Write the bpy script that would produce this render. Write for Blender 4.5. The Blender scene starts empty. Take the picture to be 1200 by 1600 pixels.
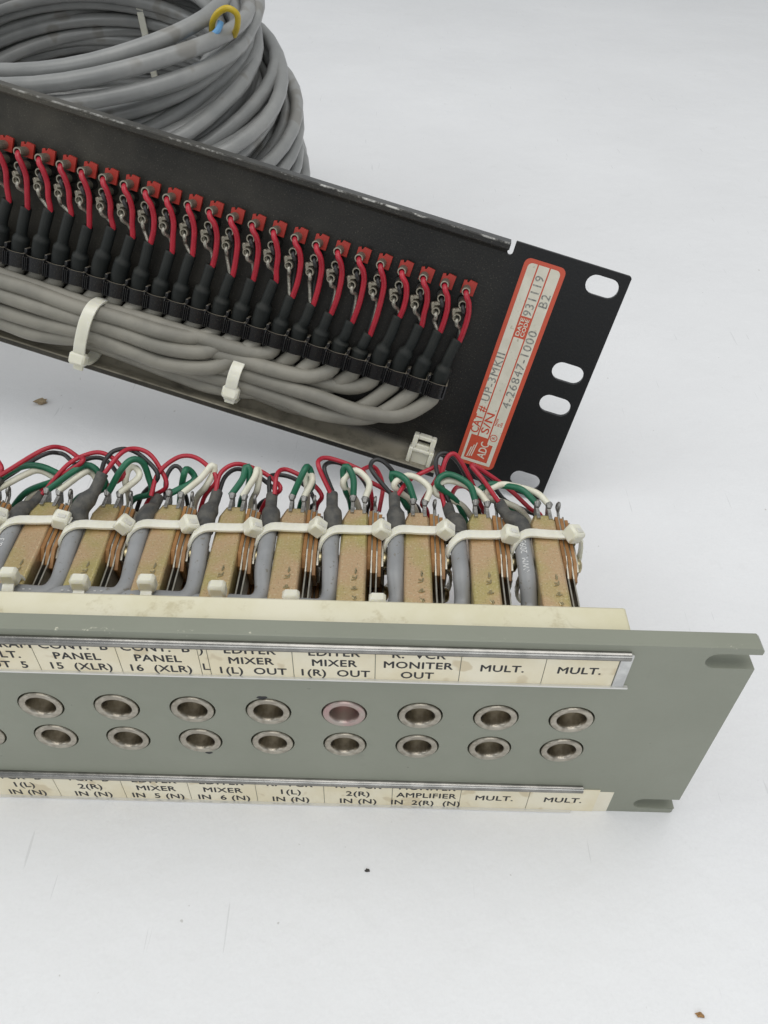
import bpy, bmesh, math, random
from mathutils import Vector, Matrix, noise
random.seed(7)
S = 0.001                                    # everything below is written in millimetres
scene = bpy.context.scene
col = scene.collection

# ------------------------------------------------------------------ camera
cam_d = bpy.data.cameras.new('camera')
cam_d.sensor_fit = 'VERTICAL'; cam_d.sensor_height = 24.0; cam_d.lens = 18.749
cam_d.clip_start = 0.01; cam_d.clip_end = 20
cam = bpy.data.objects.new('camera', cam_d); col.objects.link(cam)
cam.matrix_world = Matrix.Translation(Vector((-96.80, -123.39, 248.97)) * S) @ (
    Matrix.Rotation(-0.00053, 4, 'Z') @ Matrix.Rotation(0.81101, 4, 'X') @ Matrix.Rotation(0.02796, 4, 'Z'))
scene.camera = cam

# ------------------------------------------------------------------ light
world = bpy.data.worlds.new('World'); scene.world = world; world.use_nodes = True
bg = world.node_tree.nodes['Background']
bg.inputs['Color'].default_value = (0.93, 0.97, 1.0, 1); bg.inputs['Strength'].default_value = 0.48

def area(name, loc, target, sx, sy, power, colour):
    d = bpy.data.lights.new(name, 'AREA'); d.shape = 'RECTANGLE'; d.size = sx; d.size_y = sy
    d.energy = power; d.color = colour
    o = bpy.data.objects.new(name, d); col.objects.link(o); o.location = loc
    o.rotation_euler = (Vector(target) - Vector(loc)).to_track_quat('-Z', 'Y').to_euler()
    return o
area('ceiling_light', (0.1, 0.0, 1.9), (-0.05, 0.25, 0), 1.8, 1.5, 18.5, (1.0, 0.985, 0.96))
area('window_light', (0.0, -1.6, 0.95), (-0.12, 0.15, 0), 1.6, 0.9, 8, (0.95, 0.98, 1.0))
area('side_fill_light', (-1.5, 0.15, 0.85), (-0.25, 0.2, 0), 1.0, 1.0, 6, (0.95, 0.98, 1.0))  # unseen fill lamp added to brighten the table under the black panel
vs = scene.view_settings
vs.view_transform = 'Standard'; vs.look = 'None'; vs.gamma = 1; vs.exposure = 0; vs.use_curve_mapping = False

# ------------------------------------------------------------------ materials
def new_mat(name):
    m = bpy.data.materials.new(name); m.use_nodes = True
    nt = m.node_tree; return m, nt, nt.nodes['Principled BSDF']
def N(nt, kind, **kw):
    n = nt.nodes.new(kind)
    for k, v in kw.items():
        if k in n.inputs: n.inputs[k].default_value = v
        else: setattr(n, k, v)
    return n
def coords(nt): return N(nt, 'ShaderNodeTexCoord').outputs['Object']
def ramp(nt, fac, a, b):
    r = N(nt, 'ShaderNodeMapRange'); r.interpolation_type = 'SMOOTHSTEP'
    nt.links.new(fac, r.inputs['Value']); r.inputs['From Min'].default_value = a; r.inputs['From Max'].default_value = b
    return r.outputs['Result']
def mixc(nt, fac, a, b):
    m = N(nt, 'ShaderNodeMix', data_type='RGBA')
    if hasattr(fac, 'links') or hasattr(fac, 'node'): nt.links.new(fac, m.inputs[0])
    else: m.inputs[0].default_value = fac
    for v, i in ((a, 6), (b, 7)):
        if isinstance(v, tuple): m.inputs[i].default_value = (*v, 1)
        else: nt.links.new(v, m.inputs[i])
    return m.outputs[2]
def math_(nt, op, a, b):
    m = N(nt, 'ShaderNodeMath', operation=op)
    for v, i in ((a, 0), (b, 1)):
        if isinstance(v, (int, float)): m.inputs[i].default_value = v
        else: nt.links.new(v, m.inputs[i])
    return m.outputs[0]
def noise_(nt, scale, detail=3, rough=.55, co=None):
    n = N(nt, 'ShaderNodeTexNoise'); n.inputs['Scale'].default_value = scale
    n.inputs['Detail'].default_value = detail; n.inputs['Roughness'].default_value = rough
    nt.links.new(co or coords(nt), n.inputs['Vector']); return n.outputs['Fac']
def bump(nt, p, h, strength, dist):
    b = N(nt, 'ShaderNodeBump'); b.inputs['Strength'].default_value = strength; b.inputs['Distance'].default_value = dist
    nt.links.new(h, b.inputs['Height']); nt.links.new(b.outputs[0], p.inputs['Normal'])
def mat(name, c1, c2=None, scale=120, rough=.5, metal=0., bs=0., bscale=900, spec=None, lo=.35, hi=.65, rand=0., sub=0., spots=None):
    m, nt, p = new_mat(name)
    p.inputs['Roughness'].default_value = rough; p.inputs['Metallic'].default_value = metal
    if spec is not None: p.inputs['Specular IOR Level'].default_value = spec
    c = mixc(nt, ramp(nt, noise_(nt, scale, 5), lo, hi), c1, c2 or c1)
    if spots:                                      # dirt specks: (colour, scale, threshold)
        sc, ss, th = spots
        c = mixc(nt, ramp(nt, noise_(nt, ss, 2), th, th + .06), c, sc)
    if rand:
        oi = N(nt, 'ShaderNodeObjectInfo'); hs = N(nt, 'ShaderNodeHueSaturation')
        v = math_(nt, 'MULTIPLY_ADD', oi.outputs['Random'], rand); v.node.inputs[2].default_value = 1 - rand / 2
        nt.links.new(v, hs.inputs['Value']); nt.links.new(c, hs.inputs['Color']); c = hs.outputs[0]
    nt.links.new(c, p.inputs['Base Color'])
    if bs: bump(nt, p, noise_(nt, bscale, 4), bs, .0004)
    if sub:
        p.inputs['Subsurface Weight'].default_value = sub; p.inputs['Subsurface Radius'].default_value = (.003, .003, .002)
        p.inputs['Subsurface Scale'].default_value = 1
    return m
def dusty(name, base, dust, amount=.8, rough=.45, up0=.35, up1=.9, spec=.5, fine=1500):
    """dark plastic or paint on which dust has settled on the faces that look up"""
    m, nt, p = new_mat(name)
    g = N(nt, 'ShaderNodeNewGeometry'); s = N(nt, 'ShaderNodeSeparateXYZ'); nt.links.new(g.outputs['Normal'], s.inputs[0])
    up = ramp(nt, s.outputs['Z'], up0, up1)
    f = math_(nt, 'MULTIPLY', math_(nt, 'MULTIPLY', up, ramp(nt, noise_(nt, 60, 5, .6), .2, .62)), amount)
    sp = math_(nt, 'MULTIPLY', ramp(nt, noise_(nt, fine, 2), .66, .78), .25)
    f = math_(nt, 'MAXIMUM', f, sp)
    nt.links.new(mixc(nt, f, base, dust), p.inputs['Base Color'])
    p.inputs['Roughness'].default_value = rough; p.inputs['Specular IOR Level'].default_value = spec
    bump(nt, p, noise_(nt, 1200, 3), .15, .0003)
    return m

M = {}
# white paper on the table: faint creases, a few fibres and specks
m, nt, p = new_mat('white_paper'); co = coords(nt)
c = mixc(nt, ramp(nt, noise_(nt, 5, 5, .6, co), .3, .7), (.76, .76, .765), (.80, .80, .805))
c = mixc(nt, math_(nt, 'MULTIPLY', ramp(nt, noise_(nt, 260, 2, .5, co), .755, .79), .5), c, (.36, .34, .31))
c = mixc(nt, math_(nt, 'MULTIPLY', ramp(nt, noise_(nt, 28, 6, .7, co), .60, .75), .25), c, (.62, .62, .61))
def scratch(ang, sx_, sy_, th):
    mp = N(nt, 'ShaderNodeMapping'); nt.links.new(co, mp.inputs['Vector']); mp.inputs['Rotation'].default_value = (0, 0, math.radians(ang)); mp.inputs['Scale'].default_value = (sx_, sy_, 1)
    return ramp(nt, noise_(nt, 1.0, 2, .5, mp.outputs[0]), th, th + .03)
for ang, th in ((62, .735), (128, .735), (20, .745)):
    c = mixc(nt, math_(nt, 'MULTIPLY', scratch(ang, 520, 26, th), .30), c, (.45, .45, .45))
c = mixc(nt, math_(nt, 'MULTIPLY', ramp(nt, noise_(nt, 900, 3, .6, co), .40, .75), .10), c, (.60, .60, .60))
nt.links.new(c, p.inputs['Base Color']); p.inputs['Roughness'].default_value = .62; p.inputs['Specular IOR Level'].default_value = .3
h = math_(nt, 'ADD', math_(nt, 'MULTIPLY', noise_(nt, 9, 4, .55, co), 5.), math_(nt, 'MULTIPLY', noise_(nt, 90, 4, .6, co), .9))
bump(nt, p, h, .7, .0009)
M['paper'] = m
# grey-green enamel with chips down to pale primer on the edges
m, nt, p = new_mat('grey_enamel'); co = coords(nt)
c = mixc(nt, ramp(nt, noise_(nt, 25, 5, .6, co), .3, .7), (.224, .234, .184), (.246, .256, .204))
c = mixc(nt, math_(nt, 'MULTIPLY', ramp(nt, noise_(nt, 420, 2, .5, co), .75, .79), .6), c, (.05, .05, .045))
c = mixc(nt, math_(nt, 'MULTIPLY', ramp(nt, noise_(nt, 55, 6, .7, co), .62, .78), .35), c, (.13, .135, .11))
g = N(nt, 'ShaderNodeNewGeometry')
e = ramp(nt, noise_(nt, 130, 6, .75, co), .595, .64)
sx = N(nt, 'ShaderNodeSeparateXYZ'); nt.links.new(co, sx.inputs[0])
edge = math_(nt, 'MULTIPLY', ramp(nt, sx.outputs['Z'], .0865, .0878), ramp(nt, math_(nt, 'ABSOLUTE', math_(nt, 'ADD', sx.outputs['Y'], -.0002), 0), .0012, .0003))
c = mixc(nt, math_(nt, 'MULTIPLY', math_(nt, 'MULTIPLY', e, edge), .9), c, (.66, .63, .50))
nt.links.new(c, p.inputs['Base Color']); p.inputs['Roughness'].default_value = .42
bump(nt, p, noise_(nt, 700, 3, .5, co), .12, .0003)
M['grey'] = m
# cream strip, stained and finely cracked
m, nt, p = new_mat('aged_cream'); co = coords(nt)
c = mixc(nt, ramp(nt, noise_(nt, 30, 6, .65, co), .3, .7), (.62, .575, .39), (.70, .66, .51))
c = mixc(nt, math_(nt, 'MULTIPLY', ramp(nt, noise_(nt, 75, 6, .7, co), .54, .68), .6), c, (.44, .38, .22))
v = N(nt, 'ShaderNodeTexVoronoi', feature='DISTANCE_TO_EDGE'); v.inputs['Scale'].default_value = 42
wob = N(nt, 'ShaderNodeVectorMath', operation='MULTIPLY_ADD'); nz = N(nt, 'ShaderNodeTexNoise'); nz.inputs['Scale'].default_value = 60
nt.links.new(co, nz.inputs['Vector']); nt.links.new(nz.outputs['Color'], wob.inputs[0]); wob.inputs[1].default_value = (.02, .02, .02); nt.links.new(co, wob.inputs[2])
nt.links.new(wob.outputs[0], v.inputs['Vector'])
crack = math_(nt, 'MULTIPLY', ramp(nt, v.outputs['Distance'], .014, .0), ramp(nt, noise_(nt, 18, 2, .5, co), .48, .6))
c = mixc(nt, math_(nt, 'MULTIPLY', crack, .6), c, (.30, .26, .15))
nt.links.new(c, p.inputs['Base Color']); p.inputs['Roughness'].default_value = .45
M['cream'] = m
M['card'] = mat('yellowed_card', (.74, .66, .47), (.80, .74, .58), 60, .55, spots=((.64, .55, .38), 110, .60))
M['card_end'] = mat('pale_card', (.74, .68, .54), (.80, .76, .64), 60, .55)
M['ink'] = mat('black_ink', (.018, .018, .02), None, 60, .6)
M['rail'] = mat('worn_steel_rail', (.33, .32, .30), (.24, .235, .22), 160, .24, 1., .08, 600)
M['rail_under'] = mat('shaded_rail_underside', (.03, .03, .028), (.16, .155, .145), 420, .4, .7)  # dark lower half of the rail: shade put into the colour, with dark spots
M['lip'] = mat('pale_rail_lip', (.72, .71, .68), None, 60, .3, .4)
M['clear'] = mat('clear_plastic_end', (.62, .62, .60), (.45, .45, .44), 200, .12)
M['nickel'] = mat('nickel', (.46, .425, .36), (.32, .29, .24), 420, .28, 1., .2, 1500, rand=.12)
M['nickel_red'] = mat('nickel_red_tint', (.46, .31, .30), (.44, .39, .35), 160, .34, .9)
M['black_gap'] = mat('dark_recess', (.02, .02, .018), None, 60, .6)
# yellow zinc chromate: drifting olive, straw and pink
m, nt, p = new_mat('yellow_chromate'); co = coords(nt)
oi = N(nt, 'ShaderNodeObjectInfo')
addv = N(nt, 'ShaderNodeVectorMath', operation='ADD'); nt.links.new(co, addv.inputs[0]); nt.links.new(oi.outputs['Location'], addv.inputs[1])
c = mixc(nt, ramp(nt, noise_(nt, 55, 3, .5, addv.outputs[0]), .36, .62), (.50, .42, .17), (.60, .41, .24))
c = mixc(nt, ramp(nt, noise_(nt, 1300, 2, .5, addv.outputs[0]), .45, .95), c, (.70, .62, .40))
c = mixc(nt, math_(nt, 'MULTIPLY', ramp(nt, noise_(nt, 1800, 2, .5, addv.outputs[0]), .62, .7), .6), c, (.16, .12, .06))
nt.links.new(c, p.inputs['Base Color']); p.inputs['Metallic'].default_value = .7; p.inputs['Roughness'].default_value = .36
bump(nt, p, noise_(nt, 1600, 4, .65, co), .35, .0003)
M['brass'] = m
M['screw'] = mat('brass_screw', (.55, .46, .27), (.42, .36, .22), 300, .3, 1.)
M['phenolic'] = mat('brown_phenolic', (.34, .17, .055), (.26, .12, .035), 260, .5, 0, .15, 1500, rand=.25)
M['blade'] = mat('nickel_silver_blade', (.42, .40, .34), (.34, .32, .27), 300, .38, .9)
M['lug'] = mat('tinned_lug', (.36, .35, .33), (.24, .235, .22), 700, .42, .85, .3, 1500)
M['tube'] = mat('oxidised_terminal', (.36, .33, .265), (.25, .23, .18), 800, .45, .7, .3, 1800)
M['cable'] = mat('grey_pvc', (.245, .25, .255), (.29, .295, .30), 90, .42, 0, .12, 500, spots=((.20, .19, .17), 600, .64))
M['cable_warm'] = mat('dusty_grey_pvc', (.205, .195, .165), (.26, .245, .205), 70, .55, 0, .2, 500, rand=.12)
M['coil'] = mat('coil_grey_pvc', (.235, .238, .232), (.285, .285, .275), 45, .32, 0, .25, 160, spots=((.225, .218, .20), 45, .60), rand=.16)
M['print'] = mat('white_print', (.62, .62, .61), None, 60, .6)
M['nylon'] = mat('ivory_nylon', (.78, .76, .64), (.72, .70, .58), 120, .30, sub=.35)
M['red'] = mat('red_insulation', (.42, .018, .035), (.36, .014, .03), 200, .38, rand=.15)
M['green'] = mat('green_insulation', (.012, .13, .065), (.012, .11, .06), 200, .4)
M['white'] = mat('white_insulation', (.74, .72, .60), (.66, .63, .50), 300, .45)
M['black'] = mat('black_insulation', (.018, .018, .018), (.03, .03, .03), 300, .42)
M['bare'] = mat('tinned_braid', (.42, .40, .34), (.26, .25, .21), 900, .4, .7, .5, 1500)
M['shrink'] = mat('dusty_heat_shrink', (.05, .05, .048), (.095, .09, .078), 300, .65, 0, .6, 1500)
M['shrink_black'] = dusty('black_heat_shrink', (.010, .0125, .012), (.085, .078, .06), .18, .6, -.2, 1.0, spec=.3)
M['redtab'] = mat('red_plastic_tab', (.42, .03, .018), (.36, .025, .015), 300, .45)
M['clip'] = dusty('black_plastic', (.010, .010, .011), (.26, .23, .18), .9, .25, .72, .95, fine=2600)
M['collar'] = mat('black_collar', (.014, .014, .014), (.03, .028, .024), 300, .5)
# black rack paint: dust settled over it, thicker low down and on the faces that look up
m, nt, p = new_mat('black_rack_paint'); co = coords(nt)
g = N(nt, 'ShaderNodeNewGeometry'); s = N(nt, 'ShaderNodeSeparateXYZ'); nt.links.new(g.outputs['Normal'], s.inputs[0])
ps = N(nt, 'ShaderNodeSeparateXYZ'); nt.links.new(co, ps.inputs[0])
up = math_(nt, 'MULTIPLY', ramp(nt, s.outputs['Z'], .38, .9), ramp(nt, ps.outputs['Y'], .0, -.01))
left = ramp(nt, ps.outputs['X'], -.040, -.056)
left2 = ramp(nt, ps.outputs['X'], -.05, -.30)
f0 = math_(nt, 'ADD', math_(nt, 'MULTIPLY', left2, .20), .045)
film = math_(nt, 'MULTIPLY', math_(nt, 'MULTIPLY', f0, left), math_(nt, 'ADD', ramp(nt, noise_(nt, 28, 5, .6, co), .25, .75), .35))
thick = math_(nt, 'MULTIPLY', math_(nt, 'MULTIPLY', up, left), .95)
thick = math_(nt, 'MULTIPLY', thick, ramp(nt, noise_(nt, 70, 5, .65, co), .15, .6))
speck = math_(nt, 'MULTIPLY', ramp(nt, noise_(nt, 1500, 4, .7, co), .56, .74), math_(nt, 'ADD', math_(nt, 'MULTIPLY', left, .30), .07))
low = math_(nt, 'MULTIPLY', math_(nt, 'MULTIPLY', ramp(nt, ps.outputs['Y'], -.030, -.048), left), math_(nt, 'MULTIPLY', ramp(nt, noise_(nt, 40, 5, .6, co), .25, .7), .22))
low = math_(nt, 'MULTIPLY', low, ramp(nt, ps.outputs['Z'], .0105, .007))
f = math_(nt, 'ADD', math_(nt, 'ADD', math_(nt, 'ADD', film, thick), low), speck)
c = mixc(nt, f, (.0075, .0078, .0085), (.27, .245, .19))
wear = math_(nt, 'MULTIPLY', ramp(nt, ps.outputs['Z'], .0096, .0114), ramp(nt, noise_(nt, 120, 6, .75, co), .46, .62))
wear = math_(nt, 'MULTIPLY', wear, math_(nt, 'MULTIPLY', ramp(nt, ps.outputs['Y'], .0515, .0521), ramp(nt, ps.outputs['X'], -.42, -.08)))
c = mixc(nt, wear, c, (.50, .49, .46))
nt.links.new(c, p.inputs['Base Color']); p.inputs['Roughness'].default_value = .42; p.inputs['Specular IOR Level'].default_value = .28
bump(nt, p, noise_(nt, 900, 3, .5, co), .18, .0003)
M['rack'] = m
M['lab_red'] = mat('orange_red_print', (.52, .075, .035), None, 60, .42)
M['lab_white'] = mat('ivory_label', (.66, .63, .53), (.60, .57, .47), 140, .38, spots=((.45, .42, .33), 500, .66))
M['typed'] = mat('grey_typed_ink', (.14, .14, .13), (.34, .33, .29), 1500, .6)
M['yellow'] = mat('yellow_insulation', (.50, .36, .02), None, 100, .35)
M['blue'] = mat('light_blue_insulation', (.13, .33, .58), None, 100, .35)
M['crumb'] = mat('tan_crumb', (.38, .29, .18), (.26, .2, .12), 900, .8, 0, .5, 900)
M['crumb_dark'] = mat('dark_crumb', (.05, .045, .04), None, 900, .8)
M['crumb_brown'] = mat('brown_crumb', (.35, .19, .07), (.22, .12, .05), 900, .8)

# ------------------------------------------------------------------ mesh helpers
class MB:
    def __init__(self): self.v = []; self.f = []
    def add(self, vs, fs, mx=None):
        o = len(self.v)
        self.v += [tuple(mx @ Vector(p)) if mx else tuple(p) for p in vs]; self.f += [tuple(i + o for i in f) for f in fs]
        return self
    def box(self, c, s, mx=None, ch=0.):
        x, y, z = [k / 2 for k in s]; c = Vector(c)
        if not ch:
            vs = [c + Vector((i * x, j * y, k * z)) for k in (-1, 1) for j in (-1, 1) for i in (-1, 1)]
            fs = [(0, 2, 3, 1), (4, 5, 7, 6), (0, 1, 5, 4), (2, 6, 7, 3), (0, 4, 6, 2), (1, 3, 7, 5)]
        else:
            vs = []; idx = {}
            for k in (-1, 1):
                for j in (-1, 1):
                    for i in (-1, 1):
                        for ax in range(3):
                            p = [i * (x - ch), j * (y - ch), k * (z - ch)]; p[ax] = (i, j, k)[ax] * (x, y, z)[ax]
                            idx[i, j, k, ax] = len(vs); vs.append(c + Vector(p))
            fs = []
            for ax in range(3):
                o1, o2 = (ax + 1) % 3, (ax + 2) % 3
                for sgn in (-1, 1):
                    q = []
                    for a, b in ((-1, -1), (1, -1), (1, 1), (-1, 1)):
                        k = [0, 0, 0]; k[ax] = sgn; k[o1] = a; k[o2] = b; q.append(idx[(*k, ax)])
                    fs.append(tuple(q if sgn > 0 else q[::-1]))
                for a in (-1, 1):
                    for b in (-1, 1):
                        k0 = [0, 0, 0]; k1 = [0, 0, 0]
                        k0[ax] = -1; k1[ax] = 1; k0[o1] = k1[o1] = a; k0[o2] = k1[o2] = b
                        fs.append((idx[(*k0, o1)], idx[(*k1, o1)], idx[(*k1, o2)], idx[(*k0, o2)]))
            for k in (-1, 1):
                for j in (-1, 1):
                    for i in (-1, 1): fs.append(tuple(idx[i, j, k, a] for a in range(3)))
        return self.add(vs, fs, mx)
    def prism(self, poly, a, b, axis=2, mx=None):
        """poly: 2-D outline in the two other axes (cyclic order), swept from a to b along axis"""
        n = len(poly); vs = []
        for h in (a, b):
            for p, q in poly:
                w = [0, 0, 0]; w[axis] = h; w[(axis + 1) % 3] = p; w[(axis + 2) % 3] = q; vs.append(w)
        fs = [tuple(range(n))[::-1], tuple(range(n, 2 * n))] + [(i, (i + 1) % n, n + (i + 1) % n, n + i) for i in range(n)]
        return self.add(vs, fs, mx)
    def tube(self, path, r, n=10, closed=False, caps=True, flat=None):
        P = [Vector(p) for p in path]; L = len(P)
        R = r if isinstance(r, (list, tuple)) else [r] * L
        T = []
        for i in range(L):
            a = P[(i - 1) % L] if closed or i else P[0]; b = P[(i + 1) % L] if closed or i < L - 1 else P[-1]
            T.append((b - a).normalized())
        u = T[0].orthogonal().normalized(); U = []
        for i in range(L):
            if i: u = (T[i - 1].rotation_difference(T[i]) @ u)
            u = (u - T[i] * u.dot(T[i])).normalized(); U.append(u)
        if closed:
            e = T[-1].rotation_difference(T[0]) @ U[-1]
            ang = math.atan2(e.cross(U[0]).dot(T[0]), e.dot(U[0]))
            U = [Matrix.Rotation(ang * i / L, 3, T[i]) @ U[i] for i in range(L)]
        o = len(self.v)
        for i in range(L):
            w = T[i].cross(U[i])
            for k in range(n):
                a = 2 * math.pi * k / n
                self.v.append(tuple(P[i] + (U[i] * math.cos(a) + w * math.sin(a)) * R[i]))
        for i in range(L if closed else L - 1):
            j = (i + 1) % L
            for k in range(n):
                l = (k + 1) % n
                self.f.append((o + i * n + k, o + i * n + l, o + j * n + l, o + j * n + k))
        if caps and not closed:
            self.f.append(tuple(o + k for k in range(n))[::-1]); self.f.append(tuple(o + (L - 1) * n + k for k in range(n)))
        return self
    def lathe(self, prof, n=24, mx=None, close=True):
        """prof: (r, h) pairs round the local z axis"""
        vs = [(r * math.cos(2 * math.pi * k / n), r * math.sin(2 * math.pi * k / n), h) for r, h in prof for k in range(n)]
        fs = [(i * n + k, i * n + (k + 1) % n, (i + 1) * n + (k + 1) % n, (i + 1) * n + k) for i in range(len(prof) - 1) for k in range(n)]
        if close: fs.append(tuple((len(prof) - 1) * n + k for k in range(n)))
        return self.add(vs, fs, mx)
    def band(self, path, wdir, width, thick, ribs=0.):
        """closed flat strap; wdir = across the strap"""
        P = [Vector(p) for p in path]; L = len(P); W = Vector(wdir).normalized(); o = len(self.v)
        cen = sum(P, Vector()) / L
        for i in range(L):
            t = (P[(i + 1) % L] - P[i - 1]).normalized(); nn = t.cross(W).normalized()
            if nn.dot(P[i] - cen) < 0: nn = -nn
            h = thick + (ribs if i % 2 else 0)
            for a, b in ((-.5, 0), (.5, 0), (.5, thick), (.36, h), (-.36, h), (-.5, thick)):
                self.v.append(tuple(P[i] + W * a * width + nn * b))
        for i in range(L):
            j = (i + 1) % L
            for k in range(6):
                l = (k + 1) % 6; self.f.append((o + i * 6 + k, o + i * 6 + l, o + j * 6 + l, o + j * 6 + k))
        return self
    def mesh(self, name, m, smooth=35, scale=S):
        me = bpy.data.meshes.new(name); me.from_pydata([(x * scale, y * scale, z * scale) for x, y, z in self.v], [], self.f)
        bm = bmesh.new(); bm.from_mesh(me); bmesh.ops.recalc_face_normals(bm, faces=bm.faces); bm.to_mesh(me); bm.free()
        if m: me.materials.append(M[m])
        if smooth:
            me.polygons.foreach_set('use_smooth', [True] * len(me.polygons)); me.set_sharp_from_angle(angle=math.radians(smooth))
        return me
    def build(self, name, m, parent=None, smooth=35, scale=S, bevel=0.):
        o = bpy.data.objects.new(name, self.mesh(name, m, smooth, scale)); col.objects.link(o)
        if parent: o.parent = parent
        if bevel:
            b = o.modifiers.new('bevel', 'BEVEL'); b.width = bevel * S; b.segments = 2; b.limit_method = 'ANGLE'; b.angle_limit = math.radians(40)
        return o
def smoothpath(pts, step=1.2, closed=False):
    """Catmull-Rom through pts"""
    P = [Vector(p) for p in pts]; n = len(P); out = []
    for i in range(n if closed else n - 1):
        if closed: a, b, c, d = P[(i - 1) % n], P[i], P[(i + 1) % n], P[(i + 2) % n]
        else: b, c = P[i], P[i + 1]; a = P[i - 1] if i else b * 2 - c; d = P[i + 2] if i + 2 < n else c * 2 - b
        k = max(2, int((c - b).length / step))
        for j in range(k):
            t = j / k
            out.append(.5 * (2 * b + (c - a) * t + (2 * a - 5 * b + 4 * c - d) * t * t + (3 * b - a - 3 * c + d) * t ** 3))
    if not closed: out.append(P[-1])
    return out
def plate(name, loops, d0, d1, to3, m, parent, scale=S, bevel=0.):
    """flat plate with holes: loops[0] outline, others holes, 2-D; to3(p, q, depth) gives a point"""
    bm = bmesh.new(); es = []; L = []
    for lp in loops:
        vs = [bm.verts.new(Vector(to3(p, q, d0)) * scale) for p, q in lp]; L.append(vs)
        for i in range(len(vs)): es.append(bm.edges.new((vs[i - 1], vs[i])))
    bmesh.ops.triangle_fill(bm, use_beauty=True, use_dissolve=False, edges=es)
    front = list(bm.faces); off = (Vector(to3(0, 0, d1)) - Vector(to3(0, 0, d0))) * scale
    back = {}
    for vs in L:
        for v in vs: back[v] = bm.verts.new(v.co + off)
    for f in front: bm.faces.new([back[v] for v in reversed(f.verts)])
    for vs in L:
        for i in range(len(vs)): bm.faces.new((vs[i - 1], vs[i], back[vs[i]], back[vs[i - 1]]))
    bmesh.ops.recalc_face_normals(bm, faces=bm.faces)
    me = bpy.data.meshes.new(name); bm.to_mesh(me); bm.free(); me.materials.append(M[m])
    me.polygons.foreach_set('use_smooth', [True] * len(me.polygons)); me.set_sharp_from_angle(angle=math.radians(35))
    o = bpy.data.objects.new(name, me); col.objects.link(o); o.parent = parent
    if bevel:
        b = o.modifiers.new('bevel', 'BEVEL'); b.width = bevel * S; b.segments = 2; b.limit_method = 'ANGLE'; b.angle_limit = math.radians(40)
    return o
def arc(cx, cy, r, a0, a1, n): return [(cx + r * math.cos(math.radians(a0 + (a1 - a0) * i / n)), cy + r * math.sin(math.radians(a0 + (a1 - a0) * i / n))) for i in range(n + 1)]
def empty(name, label, cat, mx=None):
    o = bpy.data.objects.new(name, None); col.objects.link(o); o.empty_display_size = .02
    if mx: o.matrix_world = mx
    o['label'] = label; o['category'] = cat
    return o
def clone(o, parent, loc=None):
    c = o.copy(); col.objects.link(c); c.parent = parent
    if loc is not None: c.location = loc
    for ch in [k for k in col.objects if k.parent == o]: clone(ch, c)
    return c
_txt = {}
def text(mb, s, size, mx, xs=1.0, weight=0., align='CENTER', spacing=1., fit=None):
    """flat lettering, a hair thick, added to mb; mx maps text plane (x right, y up, z out) into the mb space"""
    key = (s, size, align, spacing)
    if key not in _txt:
        cu = bpy.data.curves.new('t', 'FONT'); cu.body = s; cu.size = size; cu.align_x = align; cu.align_y = 'CENTER'
        cu.extrude = .02; cu.resolution_u = 3; cu.space_character = spacing; cu.space_line = .8
        o = bpy.data.objects.new('t', cu); col.objects.link(o); bpy.context.view_layer.update()
        me = bpy.data.meshes.new_from_object(o.evaluated_get(bpy.context.evaluated_depsgraph_get()))
        _txt[key] = ([tuple(v.co) for v in me.vertices], [tuple(f.vertices) for f in me.polygons])
        bpy.data.objects.remove(o); bpy.data.curves.remove(cu); bpy.data.meshes.remove(me)
    vs, fs = _txt[key]
    if fit: x0 = min(v[0] for v in vs); xs = fit / (max(v[0] for v in vs) - x0); vs = [(x - x0, y, z) for x, y, z in vs]
    for i, (ax, ay) in enumerate(((0, 0), (1, 0), (-1, 0), (0, .7), (0, -.7)) if weight else ((0, 0),)):
        mb.add([(x * xs + ax * weight, y + ay * weight, z + .004 * i) for x, y, z in vs], fs, mx)

# ------------------------------------------------------------------ the setting
t = MB(); t.box((-100, 400, -5), (5000, 5000, 10))
o = t.build('table_top', 'paper', smooth=0); o['kind'] = 'structure'; o['label'] = 'white paper covered table top'

# ------------------------------------------------------------------ grey jack panel standing on its edge
GP = empty('jack_panel', 'grey green jack panel standing on edge with two rows of sockets and brass jacks behind', 'jack panel')
PITCH = 21.25; XJ = [-42.56 - PITCH * j for j in range(13)]; ZT, ZB = 53.4, 37.0
HW, T = 482.0, 5.0
def slot_open(x_in, zc, r):   # slot open towards the right end, traced upwards
    return [(0, zc - r)] + [(x_in + r * math.cos(a), zc + r * math.sin(a)) for a in [math.radians(270 - 180 * i / 10) for i in range(11)]] + [(0, zc + r)]
out = [(-HW, 0), (-.9, 0), (-.4, .5), (-.4, 2.6)] + [(x if x < -.01 else 0, z) for x, z in slot_open(-11, 5.7, 2.95)] + \
      slot_open(-10.6, 82.4, 2.95) + [(0, 87), (-1, 88), (-HW, 88)]
holes = [[(x + 6.4 * math.cos(2 * math.pi * k / 28), z + 6.4 * math.sin(2 * math.pi * k / 28)) for k in range(28)] for x in XJ for z in (ZT, ZB)]
plate('faceplate', [out] + holes, 0, T, lambda p, q, d: (p, d, q), 'grey', GP, bevel=.45)
b = MB(); b.box((-32 - 220, 9.6, 74), (440, 9.0, 24)); b.build('mounting_strip', 'cream', GP, bevel=.7)
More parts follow.
